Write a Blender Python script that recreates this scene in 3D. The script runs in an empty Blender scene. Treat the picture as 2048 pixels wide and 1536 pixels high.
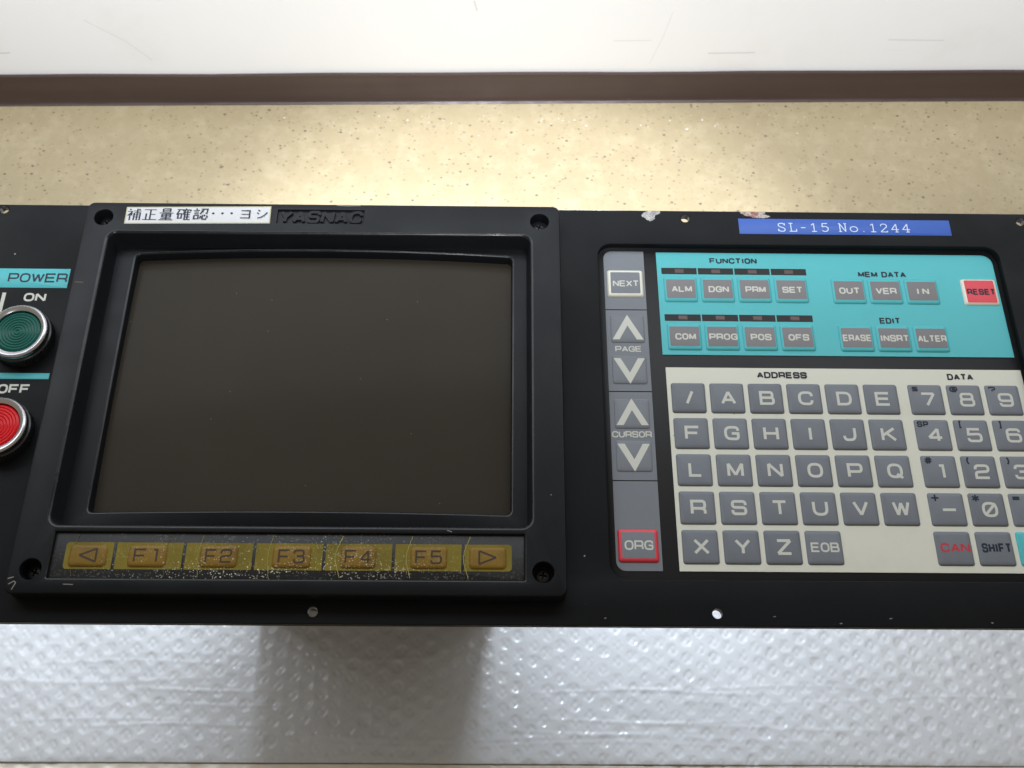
import bpy, bmesh, math, random
import numpy as np
from mathutils import Matrix, Vector

random.seed(5)
SC = bpy.context.scene
COL = SC.collection
MM = 0.001

# ------------------------------------------------------------------ camera
R = ((0.9999230633521625, 0.002850260414330126, 0.012072422789050536),
     (0.007955138580201918, -0.89409447962362, -0.4478077458873817),
     (0.009517517880039263, 0.4478693308568232, -0.8940483652080935))
cam = bpy.data.cameras.new('camera')
co = bpy.data.objects.new('camera', cam)
COL.objects.link(co)
cam.sensor_width = 36
cam.lens = 2131.08 / 2048 * 36
cam.clip_start = 0.01
cam.clip_end = 50
m = Matrix(((R[0][0], -R[1][0], -R[2][0], -.07449),
            (R[0][1], -R[1][1], -R[2][1], -.21167),
            (R[0][2], -R[1][2], -R[2][2], .42032), (0, 0, 0, 1)))
co.matrix_world = m
SC.camera = co
cam.dof.use_dof = True
cam.dof.focus_distance = .47
cam.dof.aperture_fstop = 28

# ------------------------------------------------------------------ light
W = bpy.data.worlds.new('World')
SC.world = W
W.use_nodes = True
bg = W.node_tree.nodes['Background']
bg.inputs[0].default_value = (1.0, .87, .69, 1)
bg.inputs[1].default_value = .31


def look(o, target):
    o.rotation_euler = (Vector(target) - o.location).to_track_quat('-Z', 'Y').to_euler()


def area(name, loc, target, sx, sy, power, col, spread=180):
    l = bpy.data.lights.new(name, 'AREA')
    l.shape = 'RECTANGLE'
    l.size, l.size_y, l.energy, l.color = sx, sy, power, col
    l.spread = math.radians(spread)
    o = bpy.data.objects.new(name, l)
    COL.objects.link(o)
    o.location = loc
    look(o, target)
    return o


def spot(name, loc, target, ang, blend, power, col, rad):
    l = bpy.data.lights.new(name, 'SPOT')
    l.spot_size, l.spot_blend, l.energy, l.color = math.radians(ang), blend, power, col
    l.shadow_soft_size = rad
    o = bpy.data.objects.new(name, l)
    COL.objects.link(o)
    o.location = loc
    look(o, target)
    return o


# window on the wall side: main light on the panel
area('window_light', (-.10, .38, .42), (-.07, -.02, .04), 1.5, .34, 7.0, (.86, .93, 1.0))
# daylight reaching the wall, wide and soft, and a narrow beam on the floor behind the panel
w = spot('daylight_on_wall', (-.07, -.90, 1.45), (-.07, .41, .02), 21, .8, 185, (.93, .965, 1), .04)
w.scale = (2.6, 1, 1)
spot('daylight_beam', (-.07, .12, 1.80), (-.07, .258, -.28), 10.0, .45, 205, (.93, .96, 1), .05).scale = (1.35, 1, 1)
spot('daylight_beam', (.155, .12, 1.80), (.150, .25, -.28), 2.9, .5, 60, (.95, .97, 1), .03).scale = (1, 1.6, 1)
# added low fill lamp hidden by the panel, imitating wall bounce on the wrap
area('wrap_fill', (-.14, .20, -.06), (-.14, -.12, -.28), .26, .10, 3.3, (.81, .90, 1.0))

SC.view_settings.view_transform = 'Standard'
SC.view_settings.look = 'None'
SC.view_settings.exposure = 0
SC.view_settings.gamma = 1
SC.view_settings.use_curve_mapping = False
SC.cycles.use_denoising = True
SC.cycles.max_bounces = 8


# ------------------------------------------------------------------ materials
def srgb(r, g, b):
    f = lambda c: (c / 255 / 12.92) if c / 255 < .04045 else ((c / 255 + .055) / 1.055) ** 2.4
    return (f(r), f(g), f(b), 1)


class Mat:
    def __init__(s, name, col, rough=.5, spec=.5, metal=0.0, coat=0.0):
        s.m = bpy.data.materials.new(name)
        s.m.use_nodes = True
        s.t = s.m.node_tree
        s.b = s.t.nodes['Principled BSDF']
        s.col = col
        s.b.inputs['Base Color'].default_value = col
        s.b.inputs['Roughness'].default_value = rough
        s.b.inputs['Specular IOR Level'].default_value = spec
        s.b.inputs['Metallic'].default_value = metal
        s.b.inputs['Coat Weight'].default_value = coat
        s.co = s.t.nodes.new('ShaderNodeTexCoord').outputs['Object']
        s.cur = None

    def link(s, a, b):
        s.t.links.new(a, b)

    def mapped(s, scale):
        n = s.t.nodes.new('ShaderNodeMapping')
        n.inputs['Scale'].default_value = scale
        s.link(s.co, n.inputs['Vector'])
        return n.outputs[0]

    def noise(s, scale, detail=3, rough=.6, dist=0, vec=None):
        n = s.t.nodes.new('ShaderNodeTexNoise')
        n.inputs['Scale'].default_value = scale
        n.inputs['Detail'].default_value = detail
        n.inputs['Roughness'].default_value = rough
        n.inputs['Distortion'].default_value = dist
        s.link(vec or s.co, n.inputs['Vector'])
        return n.outputs['Fac']

    def voronoi(s, scale, vec=None, rand=1.0):
        n = s.t.nodes.new('ShaderNodeTexVoronoi')
        n.inputs['Scale'].default_value = scale
        n.inputs['Randomness'].default_value = rand
        s.link(vec or s.co, n.inputs['Vector'])
        return n.outputs['Distance'], n.outputs['Color']

    def ramp(s, fac, a, b, va=0.0, vb=1.0):
        n = s.t.nodes.new('ShaderNodeMapRange')
        n.interpolation_type = 'SMOOTHSTEP'
        n.inputs['From Min'].default_value = a
        n.inputs['From Max'].default_value = b
        n.inputs['To Min'].default_value = va
        n.inputs['To Max'].default_value = vb
        s.link(fac, n.inputs['Value'])
        return n.outputs['Result']

    def math(s, op, a, b):
        n = s.t.nodes.new('ShaderNodeMath')
        n.operation = op
        for i, v in enumerate((a, b)):
            if isinstance(v, (int, float)):
                n.inputs[i].default_value = v
            else:
                s.link(v, n.inputs[i])
        return n.outputs[0]

    def sep(s, sock, i):
        n = s.t.nodes.new('ShaderNodeSeparateColor')
        s.link(sock, n.inputs[0])
        return n.outputs[i]

    def mix(s, fac, col):
        n = s.t.nodes.new('ShaderNodeMix')
        n.data_type = 'RGBA'
        s.link(fac, n.inputs[0])
        if s.cur is None:
            n.inputs[6].default_value = s.col
        else:
            s.link(s.cur, n.inputs[6])
        n.inputs[7].default_value = col
        s.cur = n.outputs[2]
        s.link(s.cur, s.b.inputs['Base Color'])

    def bump(s, h, strength, dist):
        n = s.t.nodes.new('ShaderNodeBump')
        n.inputs['Strength'].default_value = strength
        n.inputs['Distance'].default_value = dist
        s.link(h, n.inputs['Height'])
        s.link(n.outputs[0], s.b.inputs['Normal'])

    def rough(s, sock):
        s.link(sock, s.b.inputs['Roughness'])


def vary(key, amount):
    m_ = bpy.data.materials[key]
    t = m_.node_tree
    p = t.nodes['Principled BSDF'].inputs['Base Color']
    oi = t.nodes.new('ShaderNodeObjectInfo')
    mr = t.nodes.new('ShaderNodeMapRange')
    mr.inputs['To Min'].default_value, mr.inputs['To Max'].default_value = 1 - amount, 1 + amount
    hs = t.nodes.new('ShaderNodeHueSaturation')
    t.links.new(oi.outputs['Random'], mr.inputs['Value'])
    t.links.new(mr.outputs[0], hs.inputs['Value'])
    t.links.new(p.links[0].from_socket, hs.inputs['Color'])
    t.links.new(hs.outputs[0], p)


def specks(M, scale, size, amount, col, mask=None):
    """sparse tiny specks of dust or scratches"""
    d, c = M.voronoi(scale)
    near = M.ramp(d, size * .6, size, 1, 0)
    pick = M.ramp(M.sep(c, 0), 1 - amount, 1 - amount + .001)
    f = M.math('MULTIPLY', near, pick)
    if mask is not None:
        f = M.math('MULTIPLY', f, mask)
    M.mix(f, col)


mats = {}


def simple(key, col, rough=.5, spec=.5, metal=0, coat=0, grain=0.0, dirt=0.0):
    M = Mat(key, col, rough, spec, metal, coat)
    if dirt:
        n = M.ramp(M.noise(90, 5, .7), .45, .75)
        M.mix(M.math('MULTIPLY', n, dirt), tuple(c * .55 for c in col[:3]) + (1,))
    if grain:
        M.bump(M.noise(1500, 2), grain, .0004)
    mats[key] = M.m
    return M


# black painted metal
M = Mat('panel_paint', (.0055, .0062, .0075, 1), .42, .10)
M.mix(M.ramp(M.noise(14, 4), .45, .8, 0, .5), (.011, .012, .013, 1))
specks(M, 150, .07, .10, (.30, .30, .28, 1))
M.bump(M.noise(1700, 2), .08, .0003)
M.rough(M.ramp(M.noise(25, 4), .3, .7, .38, .52))
mats['paint'] = M.m
# moulded black plastic
M = Mat('bezel_plastic', (.0075, .0085, .0105, 1), .36, .15)
M.mix(M.ramp(M.noise(18, 4), .45, .8, 0, .5), (.014, .015, .017, 1))
specks(M, 130, .06, .09, (.28, .28, .27, 1))
M.bump(M.noise(1700, 2), .10, .0003)
M.rough(M.ramp(M.noise(30, 4), .3, .7, .32, .44))
mats['bezel'] = M.m
M = Mat('bezel_edge_polished', (.008, .009, .011, 1), .24, .30)
M.rough(M.ramp(M.noise(60, 4), .3, .7, .20, .36))
mats['bezel_edge'] = M.m
# picture tube face
M = Mat('tube_glass', (.040, .035, .028, 1), .2, .03)
M.mix(M.ramp(M.noise(12, 4), .4, .75, 0, .35), (.048, .042, .034, 1))
specks(M, 120, .045, .07, (.40, .40, .37, 1))
specks(M, 300, .08, .05, (.22, .21, .19, 1))
M.rough(M.ramp(M.noise(40, 5), .3, .7, .14, .22))
mats['glass'] = M.m

simple('black_film', (.013, .013, .014, 1), .42, .2, grain=.12)
simple('grey_film', (.165, .180, .205, 1), .42, .28, grain=.10, dirt=.10)
simple('key_grey', (.150, .166, .192, 1), .40, .28, grain=.10, dirt=.12)
simple('key_taupe', (.175, .170, .180, 1), .42, .28, grain=.10, dirt=.12)
vary('key_grey', .07)
vary('key_taupe', .06)
simple('cyan', (.075, .43, .47, 1), .42, .28, grain=.08, dirt=.06)
M = simple('cream', (.62, .62, .54, 1), .45, .45, grain=.08)
M.mix(M.ramp(M.noise(30, 5, .7), .5, .8, 0, .28), (.45, .43, .36, 1))
specks(M, 260, .10, .05, (.20, .18, .14, 1))
simple('cream_line', (.66, .66, .57, 1), .42, .45)
simple('red_film', (.62, .030, .050, 1), .42, .5, grain=.06)
simple('ink_white', (.53, .54, .49, 1), .5, .3)
simple('ink_dark', (.010, .014, .030, 1), .5, .3)
simple('ink_brown', (.046, .033, .026, 1), .5, .2)
simple('ink_red', (.44, .035, .055, 1), .5, .3)
simple('window_dark', (.012, .010, .010, 1), .28, .15)
simple('diode_red', (.060, .016, .012, 1), .35, .5)
M = simple('label_blue', (.017, .078, .36, 1), .42, .5)
simple('label_text', (.50, .58, .72, 1), .5, .3)
M = simple('label_paper', (.50, .51, .53, 1), .5, .4)
M.mix(M.ramp(M.noise(60, 4), .55, .8, 0, .4), (.45, .43, .34, 1))
simple('label_edge', (.38, .37, .24, 1), .5, .4)
simple('chrome', (.52, .52, .55, 1), .26, .5, metal=1)
simple('steel_dark', (.10, .10, .11, 1), .35, .5, metal=1)
simple('knurl_black', (.02, .022, .024, 1), .30, .5)
simple('lens_green', (.002, .075, .058, 1), .25, .18)
simple('lens_red', (.55, .007, .011, 1), .25, .18)
simple('screw', (.022, .022, .024, 1), .38, .5, metal=.5)
simple('housing', (.03, .03, .032, 1), .5, .4)
simple('crack', (.32, .28, .07, 1), .45, .4)
simple('crack_dark', (.10, .085, .030, 1), .5, .4)
M = simple('chip', (.20, .20, .215, 1), .6, .3)
M.mix(M.ramp(M.noise(420, 4, .8), .42, .62), (.42, .41, .38, 1))
M = simple('chip_rust', (.36, .33, .30, 1), .7, .3)
M.mix(M.ramp(M.noise(330, 4, .8), .48, .6), (.22, .095, .075, 1))
M = simple('scratch', (.22, .22, .205, 1), .5, .3)


def worn(name, col, amount):
    """film of the soft key strip: rubbed, with white scratch specks in the middle"""
    M = Mat(name, col, .40, .2)
    M.mix(M.ramp(M.noise(70, 5, .7), .42, .7, 0, .6), tuple(c * .62 for c in col[:3]) + (1,))
    x = M.t.nodes.new('ShaderNodeSeparateXYZ')
    M.link(M.co, x.inputs[0])
    cx = M.math('ABSOLUTE', M.math('ADD', x.outputs[0], .163), 0)
    mid = M.ramp(cx, .02, .085, 1, .10)
    low = M.ramp(x.outputs[1], -.0925, -.078, 1.0, .25)
    blot = M.ramp(M.noise(130, 3, .6, vec=M.mapped((.45, 1.6, 1))), .36, .56)
    mask = M.math('MULTIPLY', M.math('MULTIPLY', mid, low), blot)
    specks(M, 1500, .42, .48 * amount, (.62, .60, .48, 1), mask)
    specks(M, 700, .26, .22 * amount, (.70, .68, .58, 1), M.math('MULTIPLY', mid, low))
    M.bump(M.noise(500, 3), .12, .0005)
    mats[name] = M.m


worn('strip_black', (.020, .020, .021, 1), 1.0)
worn('strip_yellow', (.180, .140, .016, 1), 1.0)
worn('softkey_amber', (.195, .115, .016, 1), 1.0)

# floor vinyl
M = Mat('floor_vinyl', (.385, .318, .20, 1), .30, .5)
M.mix(M.ramp(M.noise(70, 4, .65), .42, .72, 0, .55), (.48, .41, .275, 1))
M.mix(M.ramp(M.noise(240, 3, .6), .5, .75, 0, .4), (.345, .275, .165, 1))
dv = M.mapped((1, 1.35, 1))
nz = M.noise(330, 2, .5, .6, dv)
d, c = M.voronoi(210, dv)
f = M.math('MULTIPLY', M.ramp(d, .10, .30, 1, 0), M.ramp(M.sep(c, 0), .22, .50))
f = M.math('MULTIPLY', f, M.ramp(nz, .40, .56))
M.mix(f, (.15, .115, .075, 1))
d, c = M.voronoi(95, dv)
f = M.math('MULTIPLY', M.ramp(d, .06, .17, 1, 0), M.ramp(M.sep(c, 1), .60, .64))
M.mix(f, (.12, .10, .075, 1))
M.rough(M.ramp(M.noise(40, 4), .3, .7, .24, .38))
M.bump(M.noise(300, 3), .06, .0008)
mats['floor'] = M.m
# wall
M = Mat('wall_paint', (.80, .805, .83, 1), .55, .35)
M.mix(M.ramp(M.noise(9, 5, .7), .52, .8, 0, .25), (.66, .64, .62, 1))
st = M.noise(24, 5, .75, .5, M.mapped((.35, 1, 2.2)))
M.mix(M.ramp(st, .66, .78, 0, .35), (.50, .46, .42, 1))
M.bump(M.noise(60, 3), .05, .002)
mats['wall'] = M.m
simple('scuff', (.64, .63, .63, 1), .6, .3)
# baseboard
M = Mat('baseboard_vinyl', (.046, .027, .025, 1), .34, .5)
M.mix(M.ramp(M.noise(10, 5, .65, .3, M.mapped((.3, 1, 6))), .4, .7, 0, .6), (.060, .041, .035, 1))
specks(M, 120, .07, .10, (.50, .42, .36, 1))
M.rough(M.ramp(M.noise(30, 4), .3, .7, .30, .48))
mats['baseboard'] = M.m
# bubble wrap
M = Mat('wrap_film', (.70, .72, .75, 1), .26, .6)
M.mix(M.ramp(M.noise(22, 4, .6), .4, .75, 0, .5), (.60, .61, .62, 1))
M.rough(M.ramp(M.noise(130, 3), .3, .7, .09, .24))
M.bump(M.noise(260, 4, .6, .8), .22, .0012)
M.b.inputs['Specular IOR Level'].default_value = 1.0
tr = M.t.nodes.new('ShaderNodeBsdfTransparent')
mx = M.t.nodes.new('ShaderNodeMixShader')
mx.inputs[0].default_value = .44
M.link(tr.outputs[0], mx.inputs[1])
M.link(M.b.outputs[0], mx.inputs[2])
M.link(mx.outputs[0], M.t.nodes['Material Output'].inputs['Surface'])
mats['wrap'] = M.m
M = Mat('wrap_under', (.78, .74, .64, 1), .3, .5)
M.bump(M.noise(200, 3), .3, .0015)
mats['wrap_under'] = M.m
M = Mat('wrap_milky', (.70, .71, .73, 1), .5, .3)
M.mix(M.ramp(M.noise(45, 4, .6, .5, M.mapped((.5, 1.6, 1))), .4, .7, 0, .6), (.54, .55, .56, 1))
M.bump(M.noise(90, 4), .15, .003)
mats['wrap_milky'] = M.m
simple('dust', (.75, .73, .70, 1), .6, .3)


# ------------------------------------------------------------------ mesh helpers (coordinates in mm)
def finish(name, verts, faces, mat, parent=None, angle=35, midx=None):
    me = bpy.data.meshes.new(name)
    me.from_pydata([(x * MM, y * MM, z * MM) for x, y, z in verts], [], faces)
    for mm_ in (mat if isinstance(mat, (list, tuple)) else [mat]):
        me.materials.append(mats[mm_])
    if midx:
        me.polygons.foreach_set('material_index', midx)
    return link(name, me, parent, angle)


def link(name, me, parent=None, angle=35):
    bm = bmesh.new()
    bm.from_mesh(me)
    bmesh.ops.recalc_face_normals(bm, faces=bm.faces)
    bm.to_mesh(me)
    bm.free()
    me.polygons.foreach_set('use_smooth', [True] * len(me.polygons))
    me.set_sharp_from_angle(angle=math.radians(angle))
    o = bpy.data.objects.new(name, me)
    COL.objects.link(o)
    if parent:
        o.parent = parent
    return o


class MB:
    def __init__(s):
        s.v, s.f, s.mi = [], [], []

    def ring_faces(s, a, b, mi=0, closed=True):
        n = len(a)
        for i in range(n if closed else n - 1):
            j = (i + 1) % n
            s.f.append((a[i], a[j], b[j], b[i]))
            s.mi.append(mi)

    def ring(s, pts):
        k = len(s.v)
        s.v += pts
        return list(range(k, k + len(pts)))

    def cap(s, r, mi=0):
        s.f.append(tuple(r))
        s.mi.append(mi)

    def loft(s, rings, caps=(False, False), mi=None, loop=False):
        ids = [s.ring(r) for r in rings]
        for k in range(len(ids) - 1):
            s.ring_faces(ids[k], ids[k + 1], mi[k] if mi else 0)
        if loop:
            s.ring_faces(ids[-1], ids[0])
        if caps[0]:
            s.cap(ids[0][::-1], mi[0] if mi else 0)
        if caps[1]:
            s.cap(ids[-1], mi[-1] if mi else 0)
        return ids

    def build(s, name, mat, parent=None, angle=35):
        return finish(name, s.v, s.f, mat, parent, angle, s.mi)


def rr(x0, y0, x1, y1, r, z, n=5, m_=1, fn=None):
    """rounded rectangle ring; m_ points along each side; fn(x, y) -> (x, y, dz)"""
    x0, x1 = min(x0, x1), max(x0, x1)
    y0, y1 = min(y0, y1), max(y0, y1)
    r = max(min(r, (x1 - x0) / 2 - .001, (y1 - y0) / 2 - .001), .001)
    cs = [(x1 - r, y1 - r, 0), (x0 + r, y1 - r, 90), (x0 + r, y0 + r, 180), (x1 - r, y0 + r, 270)]
    out = []
    for k, (cx, cy, a0) in enumerate(cs):
        for i in range(n + 1):
            a = math.radians(a0 + 90 * i / n)
            out.append((cx + r * math.cos(a), cy + r * math.sin(a)))
        nx, ny, na = cs[(k + 1) % 4]
        ex = (nx + r * math.cos(math.radians(na)), ny + r * math.sin(math.radians(na)))
        sx = out[-1]
        for i in range(1, m_):
            t = i / m_
            out.append((sx[0] + (ex[0] - sx[0]) * t, sx[1] + (ex[1] - sx[1]) * t))
    if fn:
        return [(lambda q: (q[0], q[1], z + q[2]))(fn(x, y)) for x, y in out]
    return [(x, y, z) for x, y in out]


def circ(cx, cy, r, z, n=32, ph=0):
    return [(cx + r * math.cos(2 * math.pi * i / n + ph), cy + r * math.sin(2 * math.pi * i / n + ph), z) for i in range(n)]


def cut(o, cutters):
    """subtract the cutters from o (evaluated once, cutters removed)"""
    for c in cutters:
        md = o.modifiers.new('cut', 'BOOLEAN')
        md.operation = 'DIFFERENCE'
        md.solver = 'EXACT'
        md.object = c
    bpy.context.view_layer.update()
    dg = bpy.context.evaluated_depsgraph_get()
    me = bpy.data.meshes.new_from_object(o.evaluated_get(dg))
    o.modifiers.clear()
    o.data = me
    me.polygons.foreach_set('use_smooth', [True] * len(me.polygons))
    me.set_sharp_from_angle(angle=math.radians(32))
    for c in cutters:
        bpy.data.objects.remove(c)


def cutter_rr(x0, y0, x1, y1, r, ztop, zbot, ch=.4, mat='bezel'):
    b = MB()
    b.loft([rr(x0, y0, x1, y1, r, zbot), rr(x0, y0, x1, y1, r, ztop - ch),
            *[rr(x0 - k, y0 - k, x1 + k, y1 + k, r + k, ztop - d) for k, d in
              [(ch * (1 - math.sin(a_)), ch * (1 - math.cos(a_))) for a_ in (1.2, .85, .55, .3, .14)]],
            rr(x0 - ch, y0 - ch, x1 + ch, y1 + ch, r + ch, ztop + .01),
            rr(x0 - ch, y0 - ch, x1 + ch, y1 + ch, r + ch, ztop + 3)], (True, True))
    b.mi = [1 if 1 <= i_ // 24 <= 6 and i_ < len(b.f) - 2 else 0 for i_ in range(len(b.f))] if ch > .6 else b.mi
    return b.build('cutter', [mat, 'bezel_edge'] if ch > .6 else mat)


def cutter_hole(cx, cy, r, ztop, zbot, ch=.3, mat='bezel', n=32):
    b = MB()
    b.loft([circ(cx, cy, r, zbot, n), circ(cx, cy, r, ztop - ch, n), circ(cx, cy, r + ch, ztop + .01, n),
            circ(cx, cy, r + ch, ztop + 3, n)], (True, True))
    return b.build('cutter', mat)


# ------------------------------------------------------------------ stroke lettering
Rr = .48
G = {
    'A': [[(0, 0), (.5, 1), (1, 0)], [(.17, .30), (.83, .30)]],
    'B': [[(0, .52), (0, 1), (.94, 1, .2), (.94, .52, .2), (0, .52)], [(0, .52), (1, .52, .22), (1, 0, .22), (0, 0), (0, .52)]],
    'C': [[(1, .68), (1, 1, Rr), (0, 1, Rr), (0, 0, Rr), (1, 0, Rr), (1, .32)]],
    'D': [[(0, .5), (0, 1), (1, 1, Rr), (1, 0, Rr), (0, 0), (0, .5)]],
    'E': [[(1, 1), (0, 1), (0, 0), (1, 0)], [(0, .51), (.92, .51)]],
    'F': [[(1, 1), (0, 1), (0, 0)], [(0, .49), (.88, .49)]],
    'G': [[(1, .70), (1, 1, Rr), (0, 1, Rr), (0, 0, Rr), (1, 0, Rr), (1, .47), (.5, .47)]],
    'H': [[(0, 0), (0, 1)], [(1, 0), (1, 1)], [(0, .5), (1, .5)]],
    'I': [[(.5, 0), (.5, 1)]],
    'J': [[(1, 1), (1, 0, Rr), (0, 0, Rr), (0, .34)]],
    'K': [[(0, 0), (0, 1)], [(.95, 1), (.06, .42)], [(.34, .58), (1, 0)]],
    'L': [[(0, 1), (0, 0), (1, 0)]],
    'M': [[(0, 0), (0, 1), (.5, .08), (1, 1), (1, 0)]],
    'N': [[(0, 0), (0, 1), (1, 0), (1, 1)]],
    'O': [[(0, .5), (0, 1, Rr), (1, 1, Rr), (1, 0, Rr), (0, 0, Rr), (0, .5)]],
    'P': [[(0, 0), (0, 1), (1, 1, .25), (1, .42, .25), (0, .42)]],
    'Q': [[(0, .5), (0, 1, Rr), (1, 1, Rr), (1, 0, Rr), (0, 0, Rr), (0, .5)], [(.62, .24), (1.06, -.08)]],
    'R': [[(0, 0), (0, 1), (1, 1, .25), (1, .42, .25), (0, .42)], [(.6, .42), (1, .36, .2), (1, 0)]],
    'S': [[(1, .70), (1, 1, .25), (0, 1, .25), (0, .52, .25), (1, .5, .25), (1, 0, .25), (0, 0, .25), (0, .30)]],
    'T': [[(0, 1), (1, 1)], [(.5, 1), (.5, 0)]],
    'U': [[(0, 1), (0, 0, Rr), (1, 0, Rr), (1, 1)]],
    'V': [[(0, 1), (.5, 0), (1, 1)]],
    'W': [[(0, 1), (.25, 0), (.5, .95), (.75, 0), (1, 1)]],
    'X': [[(0, 0), (1, 1)], [(0, 1), (1, 0)]],
    'Y': [[(0, 1), (.5, .45), (1, 1)], [(.5, .48), (.5, 0)]],
    'Z': [[(0, 1), (1, 1), (0, 0), (1, 0)]],
    '0': [[(0, .5), (0, 1, Rr), (1, 1, Rr), (1, 0, Rr), (0, 0, Rr), (0, .5)], [(.05, .02), (.97, .98)]],
    '1': [[(.28, .98), (.66, .98), (.66, 0)]],
    '2': [[(0, .70), (0, 1, .3), (1, 1, .3), (1, .52, .3), (0, .46, .3), (0, 0), (1, 0)]],
    '3': [[(0, .74), (0, 1, .25), (.95, 1, .25), (.95, .52, .2), (.3, .52)], [(.6, .52), (1, .52, .22), (1, 0, .25), (0, 0, .25), (0, .26)]],
    '4': [[(.74, 0), (.74, 1), (0, .27), (1.02, .27)]],
    '5': [[(.94, 1), (.06, 1), (.02, .56), (1, .60, .28), (1, 0, .28), (0, 0, .28), (0, .24)]],
    '6': [[(.96, .76), (.96, 1, .28), (0, 1, .3), (0, 0, .3), (1, 0, .25), (1, .57, .25), (0, .57)]],
    '7': [[(0, 1), (1, 1), (.36, 0)]],
    '8': [[(.5, .53), (.05, .53, .2), (.05, 1, .22), (.95, 1, .22), (.95, .53, .2), (.5, .53)],
          [(.5, .53), (0, .53, .22), (0, 0, .25), (1, 0, .25), (1, .53, .22), (.5, .53)]],
    '9': [[(.04, .24), (.04, 0, .28), (1, 0, .3), (1, 1, .3), (0, 1, .25), (0, .43, .25), (1, .43)]],
    '/': [[(.22, -.02), (.78, 1.02)]],
    '-': [[(0, .46), (1, .46)]],
    '+': [[(0, .5), (1, .5)], [(.5, 0), (.5, 1)]],
    '*': [[(.5, 0), (.5, 1)], [(.02, .24), (.98, .76)], [(.02, .76), (.98, .24)]],
    '=': [[(0, .72), (1, .72)], [(0, .34), (1, .34)]],
    '.': [[(.42, .06), (.60, .06)]],
    '$': [[(1, .72), (1, .88, .15), (0, .88, .2), (0, .5, .2), (1, .5, .2), (1, .12, .2), (0, .12, .2), (0, .28)], [(.5, -.02), (.5, 1.02)]],
    '@': [[(.68, .34), (.68, .68, .1), (.34, .68, .16), (.34, .32, .16), (.68, .32, .1), (1, .30, .1), (1, 1, Rr), (0, 1, Rr), (0, 0, Rr), (.9, 0)]],
    '?': [[(0, .72), (0, 1, .28), (1, 1, .28), (1, .5, .28), (.5, .46, .1), (.5, .24)], [(.5, .10), (.5, -.02)]],
    '[': [[(.65, 1), (.3, 1), (.3, 0), (.65, 0)]],
    ']': [[(.35, 1), (.7, 1), (.7, 0), (.35, 0)]],
    '(': [[(.65, 1), (.32, .75, .3), (.32, .25, .3), (.65, 0)]],
    ')': [[(.35, 1), (.68, .75, .3), (.68, .25, .3), (.35, 0)]],
    '#': [[(.30, 0), (.42, 1)], [(.62, 0), (.74, 1)], [(0, .34), (1, .34)], [(.04, .68), (1.04, .68)]],
}
WID = {'I': .42, '1': .8, '.': .45, 'W': 1.2, 'M': 1.1, 'J': .9, 'L': .92, '/': .9}
# typewriter figures with serifs for the blue label
SER = {
    'S': [[(.86, .74), (.80, .90), (.62, 1), (.36, 1), (.16, .90), (.14, .70), (.30, .57), (.66, .46), (.86, .34), (.88, .14), (.70, 0), (.36, 0), (.18, .10), (.12, .28)], [(.86, 1), (.86, .72)], [(.12, .28), (.12, 0)]],
    'L': [[(.30, 1), (.30, 0)], [(.08, 1), (.54, 1)], [(.08, 0), (.92, 0), (.92, .28)]],
    '-': [[(.2, .46), (.8, .46)]],
    '1': [[(.22, .80), (.52, 1), (.52, 0)], [(.22, 0), (.82, 0)]],
    '5': [[(.82, 1), (.24, 1), (.20, .56), (.40, .64), (.66, .62), (.86, .46), (.86, .20), (.66, .02), (.38, 0), (.14, .14)]],
    'N': [[(.18, 0), (.18, 1), (.82, 0), (.82, 1)], [(.02, 1), (.22, 1)], [(.02, 0), (.36, 0)], [(.64, 1), (.98, 1)]],
    'o': [[(.5, .64), (.22, .58), (.08, .40), (.08, .24), (.22, .06), (.5, 0), (.78, .06), (.92, .24), (.92, .40), (.78, .58), (.5, .64)]],
    '.': [[(.42, .04), (.60, .04)]],
    '2': [[(.14, .72), (.20, .90), (.44, 1), (.70, .96), (.84, .78), (.80, .60), (.14, .06), (.14, 0), (.86, 0), (.86, .14)]],
    '4': [[(.66, 0), (.66, 1), (.08, .30), (.94, .30)], [(.46, 0), (.86, 0)]],
}


def rounded(path):
    out = []
    n = len(path)
    for i, p in enumerate(path):
        if len(p) == 2 or i == 0 or i == n - 1:
            out.append(Vector(p[:2]))
            continue
        c, a, b = Vector(p[:2]), Vector(path[i - 1][:2]), Vector(path[i + 1][:2])
        da, db = (a - c), (b - c)
        r = min(p[2], da.length * (.98 if i == 1 else .5), db.length * (.98 if i == n - 2 else .5))
        s, e = c + da.normalized() * r, c + db.normalized() * r
        for k in range(7):
            t = k / 6
            # a touch squarer than a parabola, like the lettering
            w = 1.12
            den = (1 - t) ** 2 + 2 * w * t * (1 - t) + t * t
            out.append((s * (1 - t) ** 2 + c * 2 * w * t * (1 - t) + e * t * t) / den)
    return out


def ribbon(mb, pts, z, t, depth=0.0, tv=None):
    """flat stroke of width t along pts (mm), split at sharp corners; tv: other width for upright segments; depth > 0 gives a raised body"""
    q = [pts[0]]
    for p in pts[1:]:
        if (p - q[-1]).length > 1e-5:
            q.append(p)
    cutp = [0]
    for i in range(1, len(q) - 1):
        if (q[i] - q[i - 1]).normalized().dot((q[i + 1] - q[i]).normalized()) < -.35:
            cutp.append(i)
    cutp.append(len(q) - 1)
    for k, (a, b) in enumerate(zip(cutp[:-1], cutp[1:])):
        stroke(mb, q[a:b + 1], z + .003 * k, t, depth, tv)


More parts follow.
